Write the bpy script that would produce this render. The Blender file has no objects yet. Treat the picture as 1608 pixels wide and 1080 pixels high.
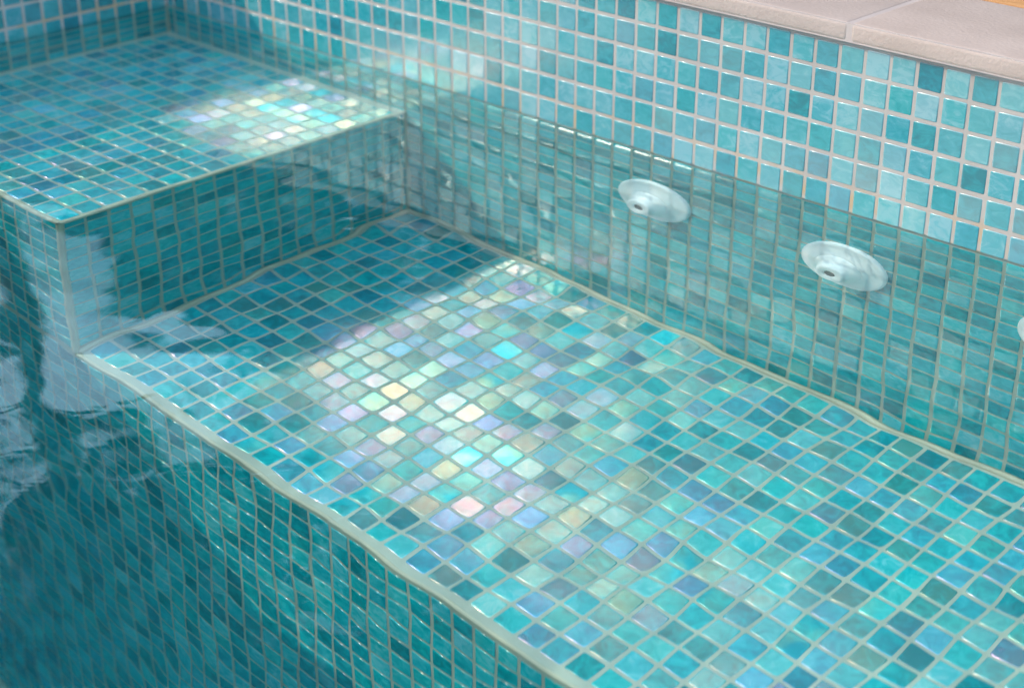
import bpy, bmesh, math, random
import numpy as np
from mathutils import Vector, Matrix, Euler
random.seed(4); RNG = np.random.default_rng(7)
S = 0.025                      # one mosaic pitch in metres; everything below is laid out in pitches
scene = bpy.context.scene
COL = scene.collection

# ------------------------------------------------------------------ camera
cam_d = bpy.data.cameras.new("camera"); cam = bpy.data.objects.new("camera", cam_d); COL.objects.link(cam)
cam.location = (69.969*S, -47.113*S, 21.568*S)
cam.rotation_euler = (1.113206, 0.000312, 0.767317)
cam_d.sensor_width = 36.0; cam_d.lens = 2597.4/1608*36
cam_d.clip_start = 0.02; cam_d.clip_end = 400
cam_d.dof.use_dof = True; cam_d.dof.focus_distance = 1.36; cam_d.dof.aperture_fstop = 5.6
scene.camera = cam

# ------------------------------------------------------------------ sky and sun
SUN = Vector((-0.608, -0.566, 0.556)).normalized()
elev = math.asin(SUN.z)
world = bpy.data.worlds.new("World"); scene.world = world; world.use_nodes = True
nt = world.node_tree; bg = nt.nodes["Background"]
sky = nt.nodes.new("ShaderNodeTexSky"); sky.sky_type = 'NISHITA'; sky.sun_disc = False
sky.sun_elevation = elev; sky.sun_rotation = math.atan2(SUN.x, SUN.y)
sky.dust_density = 4.0; sky.air_density = 1.0
tc = nt.nodes.new("ShaderNodeTexCoord")
cmap = nt.nodes.new("ShaderNodeMapping"); cmap.inputs["Scale"].default_value = (1.6, 1.6, 4.5); cmap.inputs["Location"].default_value = (0.3, 0.1, 0.0)
nt.links.new(tc.outputs["Generated"], cmap.inputs[0])
cn = nt.nodes.new("ShaderNodeTexNoise"); cn.inputs["Scale"].default_value = 1.5; cn.inputs["Detail"].default_value = 6
nt.links.new(cmap.outputs[0], cn.inputs["Vector"])
cr = nt.nodes.new("ShaderNodeValToRGB"); cr.color_ramp.elements[0].position = 0.42; cr.color_ramp.elements[1].position = 0.58
nt.links.new(cn.outputs["Fac"], cr.inputs[0])
cm = nt.nodes.new("ShaderNodeMix"); cm.data_type = 'RGBA'; nt.links.new(cr.outputs[0], cm.inputs["Factor"])
nt.links.new(sky.outputs[0], cm.inputs["A"]); cm.inputs["B"].default_value = (12.0, 15.2, 19.5, 1)      # unseen clouds, added and brightened for ambient fill and water reflections
nt.links.new(cm.outputs["Result"], bg.inputs[0]); bg.inputs[1].default_value = 0.15
sun_d = bpy.data.lights.new("sun", 'SUN'); sun_d.energy = 3.1; sun_d.angle = math.radians(0.6)
sun_d.color = (1.0, 0.88, 0.74)
sun_d.cycles.is_caustics_light = True
sun = bpy.data.objects.new("sun", sun_d); COL.objects.link(sun)
sun.rotation_euler = SUN.to_track_quat('Z', 'Y').to_euler(); sun.location = (0, -2, 6)

vs = scene.view_settings; vs.view_transform = 'Standard'; vs.look = 'None'; vs.gamma = 1; vs.exposure = 0.14
cy = scene.cycles
cy.use_denoising = True; cy.max_bounces = 14; cy.transmission_bounces = 8; cy.glossy_bounces = 6
cy.diffuse_bounces = 4; cy.volume_bounces = 0
cy.caustics_reflective = True; cy.caustics_refractive = True; cy.blur_glossy = 0.1
cy.sample_clamp_indirect = 25.0; cy.sample_clamp_direct = 0.0

# ------------------------------------------------------------------ helpers
def tag(o, label=None, cat=None, group=None, kind=None):
    if label: o["label"] = label
    if cat: o["category"] = cat
    if group: o["group"] = group
    if kind: o["kind"] = kind
    return o
def empty(name, loc):
    o = bpy.data.objects.new(name, None); o.location = Vector(loc)*S; COL.objects.link(o); return o
class MB:
    """collects faces (pitch units); build() links them as ONE mesh object"""
    def __init__(s): s.v=[]; s.f=[]; s.m=[]; s.sm=[]; s.c=[]
    def quad(s, pts, mi=0, smooth=False, c=(0,0,0,0)):
        b=len(s.v); s.v += [tuple(p) for p in pts]; s.c += [c]*len(pts)
        s.f.append(tuple(range(b,b+len(pts)))); s.m.append(mi); s.sm.append(smooth)
    def box(s, a, b, mi=0, c=(0,0,0,0)):
        (x0,y0,z0),(x1,y1,z1)=a,b
        V=[(x0,y0,z0),(x1,y0,z0),(x1,y1,z0),(x0,y1,z0),(x0,y0,z1),(x1,y0,z1),(x1,y1,z1),(x0,y1,z1)]
        n=len(s.v); s.v+=V; s.c+=[c]*8
        for q in ((0,3,2,1),(4,5,6,7),(0,1,5,4),(1,2,6,5),(2,3,7,6),(3,0,4,7)):
            s.f.append(tuple(n+i for i in q)); s.m.append(mi); s.sm.append(False)
    def build(s, name, mats, parent=None):
        me=bpy.data.meshes.new(name)
        off = Vector(parent.location)/S if parent else Vector((0,0,0))
        me.from_pydata([((x-off.x)*S,(y-off.y)*S,(z-off.z)*S) for x,y,z in s.v],[],s.f)
        for m in mats: me.materials.append(m)
        me.polygons.foreach_set("material_index", s.m); me.polygons.foreach_set("use_smooth", s.sm)
        at=me.attributes.new("tile","FLOAT_COLOR","POINT")
        at.data.foreach_set("color", np.array(s.c,dtype=np.float32).ravel())
        me.update()
        o=bpy.data.objects.new(name,me); COL.objects.link(o)
        if parent: o.parent=parent
        o.cycles.is_caustics_receiver = True
        return o

# ------------------------------------------------------------------ materials
def newmat(name):
    m=bpy.data.materials.new(name); m.use_nodes=True; n=m.node_tree; n.nodes.clear()
    return m,n,n.nodes,n.links
def ramp(N, stops, interp='LINEAR'):
    r=N.new("ShaderNodeValToRGB"); r.color_ramp.interpolation=interp; e=r.color_ramp.elements
    while len(e)<len(stops): e.new(0.5)
    for k,(p,c) in enumerate(stops): e[k].position=p; e[k].color=(*c,1)
    return r
def L(r,g,b):
    f=lambda c:(c/255/12.92) if c/255<=0.04045 else ((c/255+0.055)/1.055)**2.4
    return (f(r),f(g),f(b))

BELOW_LIFTED=[(0.0,(0.000,0.215,0.255)),(0.25,(0.000,0.320,0.370)),(0.5,(0.000,0.430,0.485)),(0.75,(0.030,0.520,0.570)),(1.0,(0.17,0.61,0.66))]  # submerged tile colours brightened to make up for weak underwater light
ABOVE_DIMMED=[(0.0,(0.000,0.120,0.145)),(0.25,(0.000,0.165,0.195)),(0.5,(0.006,0.205,0.235)),(0.75,(0.035,0.235,0.265)),(1.0,(0.11,0.28,0.31))]  # same mosaic above water, colours darkened to hold down the brighter light
def glass_tile(name,stops,ior,prough,pmax,ivory=0.0):
    m,nt,N,K=newmat(name)
    out=N.new("ShaderNodeOutputMaterial")
    at=N.new("ShaderNodeAttribute"); at.attribute_name="tile"
    sp=N.new("ShaderNodeSeparateColor"); K.new(at.outputs["Color"],sp.inputs[0])
    geo=N.new("ShaderNodeNewGeometry")
    # swirl coordinates: world position shifted by the tile's own numbers, so no swirl crosses a joint
    sc=N.new("ShaderNodeVectorMath"); sc.operation='MULTIPLY_ADD'
    K.new(at.outputs["Color"],sc.inputs[0]); sc.inputs[1].default_value=(40,40,40); K.new(geo.outputs["Position"],sc.inputs[2])
    mp=N.new("ShaderNodeMapping"); mp.inputs["Scale"].default_value=(70,70,110); K.new(sc.outputs[0],mp.inputs[0])
    no=N.new("ShaderNodeTexNoise"); no.inputs["Scale"].default_value=1.0; no.inputs["Detail"].default_value=4; no.inputs["Roughness"].default_value=.6
    no.inputs["Distortion"].default_value=1.2
    K.new(mp.outputs[0],no.inputs["Vector"])
    # per tile value plus swirl -> base colour
    ad=N.new("ShaderNodeMath"); ad.operation='MULTIPLY_ADD'; K.new(no.outputs["Fac"],ad.inputs[0]); ad.inputs[1].default_value=1.5
    sb=N.new("ShaderNodeMath"); sb.operation='SUBTRACT'; K.new(sp.outputs[0],sb.inputs[0]); sb.inputs[1].default_value=0.74
    K.new(sb.outputs[0],ad.inputs[2])
    r=ramp(N,stops)
    K.new(ad.outputs[0],r.inputs[0])
    # hue drift green <-> blue per tile
    hs=N.new("ShaderNodeHueSaturation"); hm=N.new("ShaderNodeMapRange")
    hm.inputs["To Min"].default_value=0.486; hm.inputs["To Max"].default_value=0.512
    K.new(sp.outputs[1],hm.inputs[0]); K.new(hm.outputs[0],hs.inputs["Hue"]); K.new(r.outputs[0],hs.inputs["Color"])
    pb=N.new("ShaderNodeBsdfPrincipled"); 
    dk=N.new("ShaderNodeMapRange"); dk.inputs["To Min"].default_value=1.0; dk.inputs["To Max"].default_value=0.80; K.new(at.outputs["Alpha"],dk.inputs[0])
    bs=N.new("ShaderNodeVectorMath"); bs.operation='SCALE'; K.new(hs.outputs[0],bs.inputs[0]); K.new(dk.outputs[0],bs.inputs["Scale"]); K.new(bs.outputs[0],pb.inputs["Base Color"])
    pb.inputs["Roughness"].default_value=0.17; pb.inputs["IOR"].default_value=ior
    # pearl coating
    no2=N.new("ShaderNodeTexNoise"); no2.inputs["Scale"].default_value=0.6; no2.inputs["Detail"].default_value=1
    K.new(mp.outputs[0],no2.inputs["Vector"])
    pv=N.new("ShaderNodeMath"); pv.operation='MULTIPLY_ADD'; K.new(no2.outputs["Fac"],pv.inputs[0]); pv.inputs[1].default_value=0.35
    pf=N.new("ShaderNodeMath"); pf.operation='SUBTRACT'; K.new(sp.outputs[2],pf.inputs[0]); pf.inputs[1].default_value=0.17
    K.new(pf.outputs[0],pv.inputs[2])
    pr=ramp(N,[(0.0,(0.12,0.66,0.85)),(0.07,(0.60,0.85,0.62)),(0.18,(1.0,0.76,0.44)),(0.38,(1.0,0.56,0.38)),(0.55,(1.0,0.70,0.56)),(0.72,(1.0,0.42,0.55)),(0.86,(0.86,0.46,0.86)),(1.0,(0.60,0.48,0.92))])
    K.new(pv.outputs[0],pr.inputs[0])
    gl=N.new("ShaderNodeBsdfAnisotropic"); gl.inputs["Roughness"].default_value=prough; 
    iv=N.new("ShaderNodeMix"); iv.data_type='RGBA'; iv.inputs["Factor"].default_value=ivory; K.new(pr.outputs[0],iv.inputs["A"]); iv.inputs["B"].default_value=(1.0,0.93,0.89,1)
    # fine hammered grain
    nb=N.new("ShaderNodeTexNoise"); nb.inputs["Scale"].default_value=620; nb.inputs["Detail"].default_value=2; K.new(geo.outputs["Position"],nb.inputs["Vector"])
    bu=N.new("ShaderNodeBump"); bu.inputs["Strength"].default_value=0.5; bu.inputs["Distance"].default_value=0.00022; K.new(nb.outputs["Fac"],bu.inputs["Height"])
    K.new(bu.outputs[0],gl.inputs["Normal"])
    nb3=N.new("ShaderNodeTexNoise"); nb3.inputs["Scale"].default_value=90; K.new(geo.outputs["Position"],nb3.inputs["Vector"])
    bu3=N.new("ShaderNodeBump"); bu3.inputs["Strength"].default_value=0.10; bu3.inputs["Distance"].default_value=0.001; K.new(nb3.outputs["Fac"],bu3.inputs["Height"])
    K.new(bu3.outputs[0],pb.inputs["Normal"])
    fac=N.new("ShaderNodeMapRange"); fac.inputs["To Min"].default_value=0.0; fac.inputs["To Max"].default_value=pmax
    K.new(at.outputs["Alpha"],fac.inputs[0])
    gc=N.new("ShaderNodeVectorMath"); gc.operation='SCALE'; K.new(iv.outputs["Result"],gc.inputs[0]); K.new(fac.outputs[0],gc.inputs["Scale"]); K.new(gc.outputs[0],gl.inputs["Color"])
    mx=N.new("ShaderNodeAddShader"); K.new(pb.outputs[0],mx.inputs[0]); K.new(gl.outputs[0],mx.inputs[1])
    K.new(mx.outputs[0],out.inputs["Surface"])
    return m
def stone(name, col, col2, scale, rough=0.8, bump=0.4, dist=0.0008):
    m,nt,N,K=newmat(name)
    out=N.new("ShaderNodeOutputMaterial"); geo=N.new("ShaderNodeNewGeometry")
    a=N.new("ShaderNodeTexNoise"); a.inputs["Scale"].default_value=scale; a.inputs["Detail"].default_value=5; K.new(geo.outputs["Position"],a.inputs["Vector"])
    r=ramp(N,[(0.3,col),(0.7,col2)]); K.new(a.outputs["Fac"],r.inputs[0])
    b=N.new("ShaderNodeTexNoise"); b.inputs["Scale"].default_value=scale*25; b.inputs["Detail"].default_value=3; K.new(geo.outputs["Position"],b.inputs["Vector"])
    bu=N.new("ShaderNodeBump"); bu.inputs["Strength"].default_value=bump; bu.inputs["Distance"].default_value=dist; K.new(b.outputs["Fac"],bu.inputs["Height"])
    p=N.new("ShaderNodeBsdfPrincipled"); K.new(r.outputs[0],p.inputs["Base Color"]); p.inputs["Roughness"].default_value=rough
    K.new(bu.outputs[0],p.inputs["Normal"]); K.new(p.outputs[0],out.inputs["Surface"]); return m
M_TILE=glass_tile("lifted_iridescent_mosaic",BELOW_LIFTED,1.36,0.20,0.56,0.0); M_UWALL=glass_tile("lifted_wall_mosaic",BELOW_LIFTED,1.34,0.23,0.22); M_DIMMED=glass_tile("dimmed_milky_mosaic",ABOVE_DIMMED,1.9,0.45,0.22,0.8)
M_GROUT=stone("lifted_cream_grout",(0.42,0.44,0.37),(0.50,0.52,0.44),14,0.85); M_DIM_GROUT=stone("dimmed_grout",(0.29,0.255,0.23),(0.355,0.32,0.29),14,0.9)  # one grout: lightened under water, darkened above, to even out the light
M_EDGE=stone("warm_edge_grout",(0.50,0.46,0.35),(0.60,0.55,0.43),9,0.8)
M_COPE=stone("pinkish_coping_stone",(0.30,0.232,0.198),(0.38,0.30,0.26),11,0.75,0.55,0.0012)
M_JOINT=stone("pale_joint",(0.34,0.28,0.26),(0.40,0.33,0.30),12,0.85)
def stain(m):
    nt=m.node_tree; N=nt.nodes; K=nt.links; p=[q for q in N if q.type=='BSDF_PRINCIPLED'][0]; src=p.inputs["Base Color"].links[0].from_socket
    geo=N.new("ShaderNodeNewGeometry"); sx=N.new("ShaderNodeSeparateXYZ"); K.new(geo.outputs["Position"],sx.inputs[0])
    mr=N.new("ShaderNodeMapRange"); mr.inputs["From Min"].default_value=1.5*S; mr.inputs["From Max"].default_value=0.6*S; K.new(sx.outputs["Z"],mr.inputs[0])
    no=N.new("ShaderNodeTexNoise"); no.inputs["Scale"].default_value=38; no.inputs["Detail"].default_value=3; K.new(geo.outputs["Position"],no.inputs["Vector"])
    r2=ramp(N,[(0.45,(0,0,0)),(0.62,(1,1,1))]); K.new(no.outputs["Fac"],r2.inputs[0])
    mu=N.new("ShaderNodeMath"); mu.operation='MULTIPLY'; K.new(mr.outputs[0],mu.inputs[0]); K.new(r2.outputs[0],mu.inputs[1])
    mx=N.new("ShaderNodeMix"); mx.data_type='RGBA'; K.new(mu.outputs[0],mx.inputs["Factor"]); K.new(src,mx.inputs["A"]); mx.inputs["B"].default_value=(0.36,0.25,0.15,1)
    K.new(mx.outputs["Result"],p.inputs["Base Color"])
stain(M_DIM_GROUT)
def plain(name,col,rough=0.4,spec=0.5):
    m,nt,N,K=newmat(name); out=N.new("ShaderNodeOutputMaterial"); geo=N.new("ShaderNodeNewGeometry")
    a=N.new("ShaderNodeTexNoise"); a.inputs["Scale"].default_value=60; K.new(geo.outputs["Position"],a.inputs["Vector"])
    mr=N.new("ShaderNodeMapRange"); mr.inputs["To Min"].default_value=rough*.85; mr.inputs["To Max"].default_value=rough*1.15; K.new(a.outputs["Fac"],mr.inputs[0])
    p=N.new("ShaderNodeBsdfPrincipled"); p.inputs["Base Color"].default_value=(*col,1); K.new(mr.outputs[0],p.inputs["Roughness"])
    K.new(p.outputs[0],out.inputs["Surface"]); return m
M_WHITE=plain("white_plastic",(0.97,0.91,0.89),0.32)
M_DARK=plain("dark_plastic",(0.03,0.035,0.04),0.5)
def wood():
    m,nt,N,K=newmat("orange_decking"); out=N.new("ShaderNodeOutputMaterial"); geo=N.new("ShaderNodeNewGeometry")
    mp=N.new("ShaderNodeMapping"); mp.inputs["Scale"].default_value=(6,90,90); K.new(geo.outputs["Position"],mp.inputs[0])
    a=N.new("ShaderNodeTexNoise"); a.inputs["Scale"].default_value=1; a.inputs["Detail"].default_value=6; K.new(mp.outputs[0],a.inputs["Vector"])
    r=ramp(N,[(0.3,(0.36,0.17,0.06)),(0.7,(0.58,0.30,0.12))]); K.new(a.outputs["Fac"],r.inputs[0])
    p=N.new("ShaderNodeBsdfPrincipled"); K.new(r.outputs[0],p.inputs["Base Color"]); p.inputs["Roughness"].default_value=.55
    K.new(p.outputs[0],out.inputs["Surface"]); return m
M_WOOD=wood()
def water_mat():
    m,nt,N,K=newmat("pool_water"); out=N.new("ShaderNodeOutputMaterial")
    g=N.new("ShaderNodeBsdfGlass"); g.inputs["IOR"].default_value=1.333; g.inputs["Roughness"].default_value=0.0
    g.inputs["Color"].default_value=(0.87,0.99,0.985,1)
    K.new(g.outputs[0],out.inputs["Surface"]); return m
def deep_mat():
    m,nt,N,K=newmat("deep_water_body"); out=N.new("ShaderNodeOutputMaterial")
    v=N.new("ShaderNodeVolumeAbsorption"); v.inputs["Color"].default_value=(0.03,0.90,0.94,1); v.inputs["Density"].default_value=0.45
    K.new(v.outputs[0],out.inputs["Volume"]); return m
M_WATER=water_mat()

# ------------------------------------------------------------------ mosaic builder
G=0.062        # half a joint
def tiles(mb, O, U, V, u0, u1, v0, v1, mi=1, palette=0.0, offu=0.0, offv=0.0, h=0.02, coat=0.0, G=0.068, cc=0.0, cs=1.0, bu=0.0, bv=0.0):
    """mosaic on the plane O + u U + v V, normal U x V; tiles on the integer grid shifted by offu/offv"""
    O=Vector(O);U=Vector(U);V=Vector(V);Nn=U.cross(V)
    def cells(a,b,off):
        k=math.floor(a-off); out=[]
        while k+off<b-1e-6:
            lo,hi=max(a,k+off),min(b,k+1+off)
            if hi-lo>0.3: out.append((lo+(0 if lo>k+off else 0),hi))
            k+=1
        return out
    for (ua,ub) in cells(u0,u1,offu):
        for (va,vb) in cells(v0,v1,offv):
            j=[random.gauss(0,0.008) for _ in range(4)]
            a,b,c,d=ua+G+j[0],ub-G+j[1],va+G+j[2],vb-G+j[3]
            tu,tv=[max(-.016,min(.016,random.gauss(0,0.008))) for _ in range(2)]; tu+=bu; tv+=bv
            r1=min(1,max(0,random.betavariate(2.4,2.4)+palette)); r2=random.betavariate(2,2); r3=random.random(); r4=min(1,max(0,random.betavariate(0.9,1.1)*cs+coat))
            col=(r1,r2,r3,r4)
            cu,cv=(a+b)/2,(c+d)/2
            base=len(mb.v)
            for ins,hh,ch in ((0.0,-0.10,0.035+cc),(0.0,h*0.4,0.035+cc),(0.012,h*0.88,0.037+cc),(0.04,h*1.0,0.045+cc)):
                for (su,sv) in ((0,0),(1,0),(1,1),(0,1)):
                    X=a+ins if su==0 else b-ins; Y=c+ins if sv==0 else d-ins
                    du=ch if su==0 else -ch; dv=ch if sv==0 else -ch
                    pts=[(X,Y+dv),(X+du,Y)] if (su==sv) else [(X+du,Y),(X,Y+dv)]
                    for (x,y) in pts:
                        z=hh+((x-cu)*tu+(y-cv)*tv if hh>0 else 0)
                        p=O+U*x+V*y+Nn*z; mb.v.append((p.x,p.y,p.z)); mb.c.append(col)
            for k in range(3):
                for q in range(8):
                    i0=base+k*8+q; i1=base+k*8+(q+1)%8
                    mb.f.append((i0,i1,i1+8,i0+8)); mb.m.append(mi); mb.sm.append(True)
            z=h*1.02; p=O+U*cu+V*cv+Nn*z; mb.v.append((p.x,p.y,p.z)); mb.c.append(col); ce=len(mb.v)-1
            for q in range(8):
                mb.f.append((base+24+q,base+24+(q+1)%8,ce)); mb.m.append(mi); mb.sm.append(False)
MATS=[M_GROUT,M_TILE,M_DIMMED,M_DIM_GROUT,M_UWALL]

# pool dimensions in pitches
XC=0.45; XS=18.0; ZS=-4.4; ZB=-15.85; YB=-17.6; XE=150.0; YE=-110.0; ZF=-52.0; ZW=6.1

# ------------------------------------------------------------------ long wall with the jets (normal -y)
mb=MB(); mb.box((XC-8,0.0,ZF-4),(XE+8,8,-0.01),0); mb.box((XC-8,0.0,-0.01),(XE+8,8,ZW),3)
tiles(mb,(0,0,0),(1,0,0),(0,0,1),XC,88,ZB+0.15,0.0,mi=4,cs=0.05,palette=-0.03,h=0.014)
tiles(mb,(0,0,0),(1,0,0),(0,0,1),XC,88,0.0,1.0,mi=2,cs=0.6,coat=0.05,palette=0.10)
tiles(mb,(0,0,0),(1,0,0),(0,0,1),XC,88,1.0,ZW-0.02,mi=2,cs=0.7,coat=0.05)
long_wall=tag(mb.build("pool_wall",MATS),"long turquoise mosaic pool wall with the white jets, under the stone coping","pool wall")
# far wall (normal +x), tile palette lowered to deepen its shade
mb=MB(); mb.box((XC-8,YE-8,ZF-4),(XC,-0.002,-0.01),0); mb.box((XC-8,YE-8,-0.01),(XC,-0.002,ZW),3)
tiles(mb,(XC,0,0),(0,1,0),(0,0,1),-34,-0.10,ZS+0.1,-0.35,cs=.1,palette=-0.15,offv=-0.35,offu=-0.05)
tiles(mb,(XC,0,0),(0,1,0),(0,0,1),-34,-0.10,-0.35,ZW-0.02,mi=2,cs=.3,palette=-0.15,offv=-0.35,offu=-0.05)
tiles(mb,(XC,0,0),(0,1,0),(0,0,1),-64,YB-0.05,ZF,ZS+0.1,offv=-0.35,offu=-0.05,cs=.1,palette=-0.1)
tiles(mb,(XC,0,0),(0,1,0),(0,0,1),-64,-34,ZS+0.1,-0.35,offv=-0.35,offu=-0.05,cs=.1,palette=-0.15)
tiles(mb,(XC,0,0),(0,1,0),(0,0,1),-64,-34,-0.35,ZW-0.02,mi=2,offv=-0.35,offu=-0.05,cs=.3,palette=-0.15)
far_wall=tag(mb.build("pool_wall",MATS),"shaded mosaic end wall behind the shallow shelf, meeting the jet wall in the corner","pool wall")
# other two sides of the pool
mb=MB(); mb.box((XE,YE,ZF-4),(XE+8,-0.002,ZW),0); mb.box((XC+0.002,YE-8,ZF-4),(XE+8,YE-0.002,ZW),0)
tag(mb.build("pool_shell",[M_GROUT]),kind="structure")
# ------------------------------------------------------------------ shallow shelf (upper step)
st=empty("pool_step",(XC,-8.8,ZF)); tag(st,"shallow mosaic shelf in the corner, just below the water, higher than the bench","pool step")
mb=MB(); mb.box((XC+0.002,YB,ZB-0.4),(XS,-0.003,ZS),0)
tiles(mb,(0,0,ZS),(1,0,0),(0,1,0),XC+0.1,XS-0.16,YB+0.16,-0.18,offu=-0.16+0.0,offv=0.56,coat=0.25,cs=.7,bu=-0.052,bv=0.018,h=0.036,palette=-0.12)
mb.build("tread",MATS,st)
mb=MB(); tiles(mb,(XS,0,0),(0,1,0),(0,0,1),YB+0.16,-0.1,ZB+0.2,ZS-0.14,offu=0.56,offv=-0.14,cs=0.1)
mb.build("riser",MATS,st)
mb=MB(); tiles(mb,(0,YB,0),(1,0,0),(0,0,1),XC+0.1,XS-0.16,ZB+0.02,ZS-0.14,offu=-0.16,offv=-0.14,cs=0.12)
mb.build("side_panel",MATS,st)
def trim(mb,a,b,r=0.13,mi=0):
    """rounded bead of grout along an edge"""
    a=Vector(a);b=Vector(b);d=(b-a).normalized(); n=10
    up=Vector((0,0,1)) if abs(d.z)<0.9 else Vector((1,0,0)); s=d.cross(up).normalized(); t=s.cross(d)
    K_=max(2,int((b-a).length*3)); base=len(mb.v)
    for k in range(K_+1):
        p=a+(b-a)*k/K_; rr=r*(1+random.gauss(0,0.05))
        for q in range(n):
            w=2*math.pi*q/n; v=p+(s*math.cos(w)+t*math.sin(w))*rr; mb.v.append(tuple(v)); mb.c.append((0,0,0,0))
    for k in range(K_):
        for q in range(n):
            i=base+k*n+q; j=base+k*n+(q+1)%n
            mb.f.append((i,j,j+n,i+n)); mb.m.append(mi); mb.sm.append(True)
mb=MB(); e=0.07
trim(mb,(XS-e,YB+e,ZS-e),(XS-e,-0.05,ZS-e),0.14); trim(mb,(XC,YB+e,ZS-e),(XS-e,YB+e,ZS-e),0.14)
trim(mb,(XS-e,YB+e,ZB),(XS-e,YB+e,ZS-e),0.14)
mb.build("edge_trim",[M_EDGE],st)
# ------------------------------------------------------------------ bench
be=empty("pool_bench",(XS,-8.8,ZF)); tag(be,"wide iridescent mosaic bench under the jets, lower than the shelf","pool bench")
mb=MB(); mb.box((XC+0.004,YB+0.002,ZF-2),(XE-0.002,-0.004,ZB),0)
tiles(mb,(0,0,ZB),(1,0,0),(0,1,0),XS+0.18,88,YB+0.18,-0.2,offu=0.18,offv=-0.2,palette=-0.16,coat=0.17,cs=.74,G=0.066,cc=0.008,h=0.028,bu=-0.034,bv=0.019)
mb.build("seat",MATS,be)
mb=MB(); tiles(mb,(0,YB,0),(1,0,0),(0,0,1),XC+0.1,88,ZF,ZB-0.14,offu=-0.16,offv=-0.14,cs=0.12,palette=-0.02)
mb.build("front_panel",MATS,be)
mb=MB(); trim(mb,(XS-0.1,YB+e,ZB-e),(88,YB+e,ZB-e),0.095); mb.build("edge_trim",[M_EDGE],be)
mb=MB(); trim(mb,(XS,-0.02,ZB+0.02),(88,-0.02,ZB+0.02),0.12); trim(mb,(XS+0.02,YB+0.1,ZB+0.02),(XS+0.02,0,ZB+0.02),0.13)
mb.build("grout_fillet",[M_EDGE],be)
# floor
mb=MB(); mb.box((XC+0.006,YE,ZF-4),(XE-0.01,YB-0.002,ZF),0); tiles(mb,(0,0,ZF),(1,0,0),(0,1,0),XC+0.1,70,-50,YB-0.1)
tag(mb.build("pool_floor",MATS),kind="structure")

# ------------------------------------------------------------------ coping stones
def stone_block(name,x0,x1,y0,y1,z0,z1,r=0.16,mat=M_COPE):
    bm=bmesh.new(); bmesh.ops.create_cube(bm,size=1.0)
    for v in bm.verts: v.co=Vector(((x0+x1)/2+v.co.x*(x1-x0),(y0+y1)/2+v.co.y*(y1-y0),(z0+z1)/2+v.co.z*(z1-z0)))*S
    bmesh.ops.bevel(bm,geom=bm.edges[:],offset=r*S,segments=3,profile=0.6,affect='EDGES')
    me=bpy.data.meshes.new(name); bm.to_mesh(me); bm.free(); me.materials.append(mat)
    for p_ in me.polygons: p_.use_smooth=True
    o=bpy.data.objects.new(name,me); COL.objects.link(o); return o
COP0,COP1=ZW+0.02,6.80
jx=[40.45+24.2*k for k in range(-2,5)]; GP=0.05
labs=["stone coping slab above the shelf corner","pinkish stone coping slab left of the visible joint","pinkish stone coping slab right of the visible joint, beside the timber"]
xs=[-5.6,16.25,40.45,64.65,88.85,113.05,137.25,158]
k=0
for a,b in zip(xs[:-1],xs[1:]):
    o=stone_block("coping_stone",a+GP,b-GP,-0.30,5.5,COP0,COP1)
    if k==0: o["label"]="pale coping slab at the far corner above the shaded end wall"
    elif k==1: o["label"]=labs[1]
    elif k==2: o["label"]=labs[2]
    else: o["label"]="pinkish coping slab on the jet wall beyond the right edge of the photo"
    o["category"]="coping stone"; o["group"]="coping stones along the jet wall"; k+=1
mb=MB(); mb.box((-5.6,-0.28,COP0+0.01),(158,5.45,COP1-0.02),0)
tag(mb.build("coping_mortar",[M_JOINT]),"pale mortar joint between the coping slabs","mortar")
for y0 in range(-6,-115,-24):
    o=stone_block("coping_stone",-5.2,XC+0.40,y0-24+GP+5.6,y0-GP+5.6-(0.0),COP0,COP1)
    o["label"]="pale coping slab along the top of the shaded end wall"; o["category"]="coping stone"; o["group"]="coping stones along the end wall"
# decking behind
mb=MB(); 
dk=MB()
for i in range(60):
    dk.box((42.2-60,5.62+i*5.6,COP0-0.3),(200,5.62+i*5.6+5.4,COP1-0.02),0)
tag(dk.build("timber_deck",[M_WOOD]),"orange brown timber decking behind the coping, top right corner","deck")
g=MB(); g.quad([(-16000,-16000,COP0-0.6),(-5.2,-16000,COP0-0.6),(-5.2,16000,COP0-0.6),(-16000,16000,COP0-0.6)])
g.quad([(-5.2,5.5,COP0-0.6),(16000,5.5,COP0-0.6),(16000,16000,COP0-0.6),(-5.2,16000,COP0-0.6)])
g.quad([(157,-16000,COP0-0.6),(16000,-16000,COP0-0.6),(16000,5.5,COP0-0.6),(157,5.5,COP0-0.6)])
g.quad([(-5.2,-16000,COP0-0.6),(157,-16000,COP0-0.6),(157,YE-7,COP0-0.6),(-5.2,YE-7,COP0-0.6)])
tag(g.build("ground",[M_COPE]),kind="structure")

# ------------------------------------------------------------------ planting behind the jet wall (mirrored in the water)
def leafmat(name,c1,c2):
    m,nt,N,K=newmat(name); out=N.new("ShaderNodeOutputMaterial"); at=N.new("ShaderNodeAttribute"); at.attribute_name="tile"
    sp=N.new("ShaderNodeSeparateColor"); K.new(at.outputs["Color"],sp.inputs[0]); r=ramp(N,[(0,c1),(1,c2)]); K.new(sp.outputs[0],r.inputs[0])
    p=N.new("ShaderNodeBsdfPrincipled"); K.new(r.outputs[0],p.inputs["Base Color"]); p.inputs["Roughness"].default_value=.5; K.new(p.outputs[0],out.inputs["Surface"]); return m
M_LEAF=leafmat("dark_hedge_leaves",(0.006,0.022,0.011),(0.018,0.045,0.02)); M_LEAF2=leafmat("tree_leaves",(0.008,0.025,0.012),(0.025,0.05,0.02))
M_BARK=stone("bark",(0.06,0.045,0.035),(0.12,0.095,0.07),20)
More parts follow.
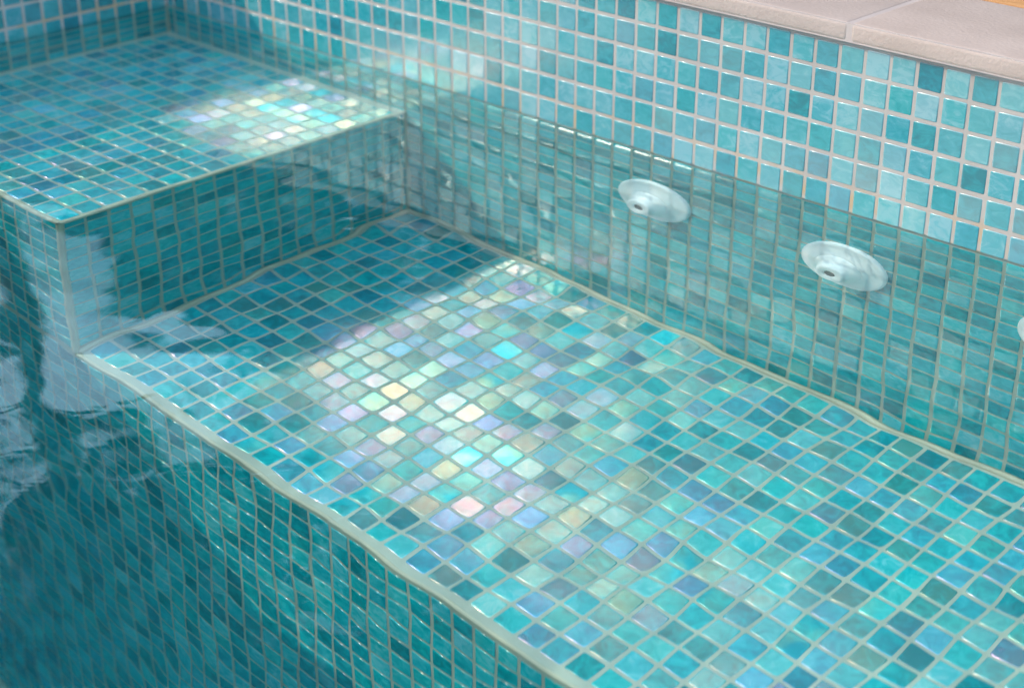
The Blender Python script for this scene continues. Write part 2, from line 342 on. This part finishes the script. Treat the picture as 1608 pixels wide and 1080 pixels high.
def leaf(mb,p,s):
    n=Vector((random.gauss(0,1),random.gauss(0,1),random.gauss(0,1))).normalized(); t=n.orthogonal().normalized(); b=n.cross(t); p=Vector(p)
    c=(random.random(),random.random(),random.random(),1)
    mb.quad([p-t*s,p-b*s*.45,p+t*s,p+b*s*.45],0,False,c)
def stem(mb,pts,n=8):
    base=len(mb.v)
    for (p,r) in pts:
        for q in range(n): w=2*math.pi*q/n; mb.v.append((p[0]+r*math.cos(w),p[1]+r*math.sin(w),p[2])); mb.c.append((0,0,0,0))
    for k in range(len(pts)-1):
        for q in range(n):
            i=base+k*n+q;j=base+k*n+(q+1)%n; mb.f.append((i,j,j+n,i+n)); mb.m.append(0); mb.sm.append(True)
def hedge(x0,x1,y0,y1,H,label,lump=11,n=26000):
    r=empty("hedge",((x0+x1)/2,(y0+y1)/2,6)); tag(r,label,"hedge")
    ph=[random.uniform(0,6.28) for _ in range(4)]; top=lambda x:H+lump*(math.sin(x/17+ph[0])*.5+math.sin(x/7.3+ph[1])*.3+math.sin(x/41+ph[2])*.5)
    m=MB()
    for _ in range(n):
        x=random.uniform(x0,x1); u=random.random(); h=top(x)
        if u<.55: y=y0+abs(random.gauss(0,2.5)); z=6+(h-6)*random.random()**.9
        elif u<.9: y=random.uniform(y0,y1); z=h-abs(random.gauss(0,4))
        else: y=random.uniform(y0,y1); z=random.uniform(6,h)
        leaf(m,(x,y,z),random.uniform(1.6,3.2))
    m.build("foliage",[M_LEAF],r)
    b=MB(); x=x0+6
    while x<x1-4:
        hh=top(x)*0.8; stem(b,[((x,(y0+y1)/2,6),1.6),((x+1,(y0+y1)/2+1,hh*.5),1.2),((x-1,(y0+y1)/2,hh),.4)]); x+=14
    b.build("stems",[M_BARK],r)
def tree(x,y,tz,ch,R_,label,n=15000):
    r=empty("tree",(x,y,6)); tag(r,label,"tree")
    t=MB(); top=(x+4,y+3,tz+ch*.6)
    stem(t,[((x,y,5),2.6),((x+1.2,y,tz*.35),2.1),((x-.5,y+1,tz*.7),2.0),((x+1.5,y+2,tz),2.1),(top,.6)])
    cl=[]
    for k in range(30):
        a=random.uniform(0,6.28); rr=R_*math.sqrt(random.random()); zz=tz+ch*random.random(); f_=1-abs((zz-tz)/ch-.45)*.9
        c=(x+rr*f_*math.cos(a),y+rr*f_*math.sin(a),zz); cl.append(c)
        s0=Vector((x+1,y+1.5,tz*.85+(zz-tz)*.3)); e0=Vector(c); pts=[((s0.lerp(e0,q/3)+Vector((0,0,3*math.sin(q)))),1.0*(1-q/3)+.15) for q in range(4)]
        stem(t,[((p_.x,p_.y,p_.z),rad) for p_,rad in pts],5)
    t.build("trunk",[M_BARK],r)
    m=MB()
    for _ in range(n):
        c=random.choice(cl); d=R_*.26
        leaf(m,(c[0]+random.gauss(0,d),c[1]+random.gauss(0,d),c[2]+random.gauss(0,d*.7)),random.uniform(2.2,4.2))
    m.build("crown",[M_LEAF2],r)
hedge(-131,170,74,92,84,"tall dark evergreen hedge behind the coping, mirrored in the water over the bench")
hedge(-330,-135,74,90,72,"lower hedge stretch mirrored in the water at the left edge",4,22000)
tree(-151,68,122,95,55,"slender dark tree whose trunk is mirrored in the water at the shelf corner",4200)
tree(-60,120,90,95,60,"broad tree rising behind the tall hedge, mirrored in the deep water",8000)

# ------------------------------------------------------------------ jets
def lathe(mb,prof,c,n=64,mi=0):
    base=len(mb.v)
    for (r,h) in prof:
        for q in range(n):
            w=2*math.pi*q/n; mb.v.append((c[0]+r*math.cos(w),c[1]-h,c[2]+r*math.sin(w))); mb.c.append((0,0,0,0))
    for k in range(len(prof)-1):
        for q in range(n):
            i=base+k*n+q; j=base+k*n+(q+1)%n
            mb.f.append((i,j,j+n,i+n)); mb.m.append(mi); mb.sm.append(True)
def make_jet(c):
    r=empty("pool_jet",c)
    a=MB(); lathe(a,[(1.78,-0.05),(1.79,0.10),(1.76,0.16),(1.70,0.20),(1.60,0.215),(1.50,0.225),(1.40,0.25),(1.30,0.285),(1.20,0.325),(1.12,0.37),(1.05,0.42),(0.98,0.46),(0.5,0.47)],c)
    a.build("flange",[M_WHITE],r)
    b=MB(); lathe(b,[(0.98,0.40),(0.97,0.47),(0.93,0.53),(0.86,0.60),(0.76,0.68),(0.70,0.76),(0.66,0.86),(0.63,0.97),(0.60,1.03),(0.55,1.065),(0.48,1.07),(0.27,1.06),(0.245,1.03),(0.24,0.97),(0.24,0.7)],c)
    b.build("nozzle",[M_WHITE],r)
    d=MB(); lathe(d,[(0.242,0.98),(0.11,0.975),(0.001,0.975)],c,32); d.build("orifice",[M_DARK],r)
    return r
def copy_tree(o,parent=None):
    c=o.copy(); COL.objects.link(c); c.parent=parent
    for ch in [q for q in bpy.data.objects if q.parent==o]: copy_tree(ch,c)
    return c
j1=make_jet((32.25,0,-4.7)); tag(j1,"white round pool jet furthest from the coping joint, nearest the shelf","pool jet","water jets in the long wall")
j2=copy_tree(j1); j2.location=Vector((41.0,0,-4.7))*S; tag(j2,"middle white pool jet, fully in view below the coping joint","pool jet")
j3=copy_tree(j1); j3.location=Vector((49.55,0,-4.7))*S; tag(j3,"white pool jet cut off by the right edge of the photo","pool jet")

# ------------------------------------------------------------------ water
comps=[]
for Lw,sl,n in ((9.0,0.003,6),(5.0,0.004,9),(3.0,0.005,12),(1.9,0.0035,14),(1.1,0.0018,16)):
    for i in range(n):
        th=RNG.uniform(0,2*math.pi); lam=Lw*RNG.uniform(0.8,1.25); kk=2*math.pi/lam
        comps.append((kk*math.cos(th),kk*math.sin(th),RNG.uniform(0,2*math.pi),sl*math.sqrt(2/n)/kk))
def hgt(X,Y):
    Z=np.zeros_like(X)
    for kx,ky,ph,a in comps: Z+=a*np.sin(kx*X+ky*Y+ph)
    men=0.10*np.exp(-(-Y-0.05)/0.13)+0.10*np.exp(-(X-XC-0.05)/0.13)
    return Z+np.where((Y<=0.001)&(X>=XC-0.001),np.clip(men,0,0.10),0.10)
ys=np.concatenate([[0.4,0.0,-0.05,-0.10,-0.16,-0.23,-0.31,-0.42,-0.56],np.arange(-0.75,-50,-0.22),np.linspace(-50.5,YE-0.4,30)])
xg=np.concatenate([[XC-0.4,XC,XC+0.05,XC+0.1,XC+0.16,XC+0.23,XC+0.31,XC+0.42,XC+0.56],np.arange(XC+0.78,72,0.22),np.linspace(72.5,XE+0.4,35)])
X,Y=np.meshgrid(xg,ys); Z=hgt(X,Y)
fade=np.clip((90-np.hypot(X-35,Y+20))/25,0,1); 
nx,ny=len(xg),len(ys)
V=np.stack([X.ravel(),Y.ravel(),Z.ravel()],1)
idx=np.arange(nx*ny).reshape(ny,nx)
F=np.stack([idx[:-1,:-1].ravel(),idx[1:,:-1].ravel(),idx[1:,1:].ravel(),idx[:-1,1:].ravel()],1).tolist()
# closed body of water down below the floor (its sides run inside the walls)
rim=list(idx[0,:])+list(idx[1:,-1])+list(idx[-1,-2::-1])+list(idx[-2:0:-1,0])
nb=len(V); Vb=V[rim].copy(); Vb[:,2]=ZF-1.5
V=np.vstack([V,Vb]); nr=len(rim)
for k in range(nr):
    a,b=rim[k],rim[(k+1)%nr]; F.append([int(a),int(b),nb+(k+1)%nr,nb+k])
F.append([nb+k for k in range(nr)])
me=bpy.data.meshes.new("water"); me.from_pydata((V*S).tolist(),[],F); me.materials.append(M_WATER)
sm=[True]*((nx-1)*(ny-1))+[False]*(nr+1); me.polygons.foreach_set("use_smooth",sm)
bm=bmesh.new(); bm.from_mesh(me); 
for f_ in bm.faces: pass
bmesh.ops.recalc_face_normals(bm,faces=bm.faces[:]); bm.to_mesh(me); bm.free()
# keep the flat sides from bending the surface normals at the rim
water=bpy.data.objects.new("water",me); COL.objects.link(water); tag(water,kind="structure")
water.cycles.is_caustics_caster=True
# the body of deep water beyond the bench and shelf
mb=MB(); mb.box((XC+0.02,YE+0.1,ZF+0.3),(XE-0.1,YB-4.0,ZB-2.4),0)
tag(mb.build("deep_water",[deep_mat()]),kind="structure")
print("water top normal z", me.polygons[1000].normal.z, "verts", len(me.vertices))
print("total verts", sum(len(o.data.vertices) for o in bpy.data.objects if o.type=='MESH'))
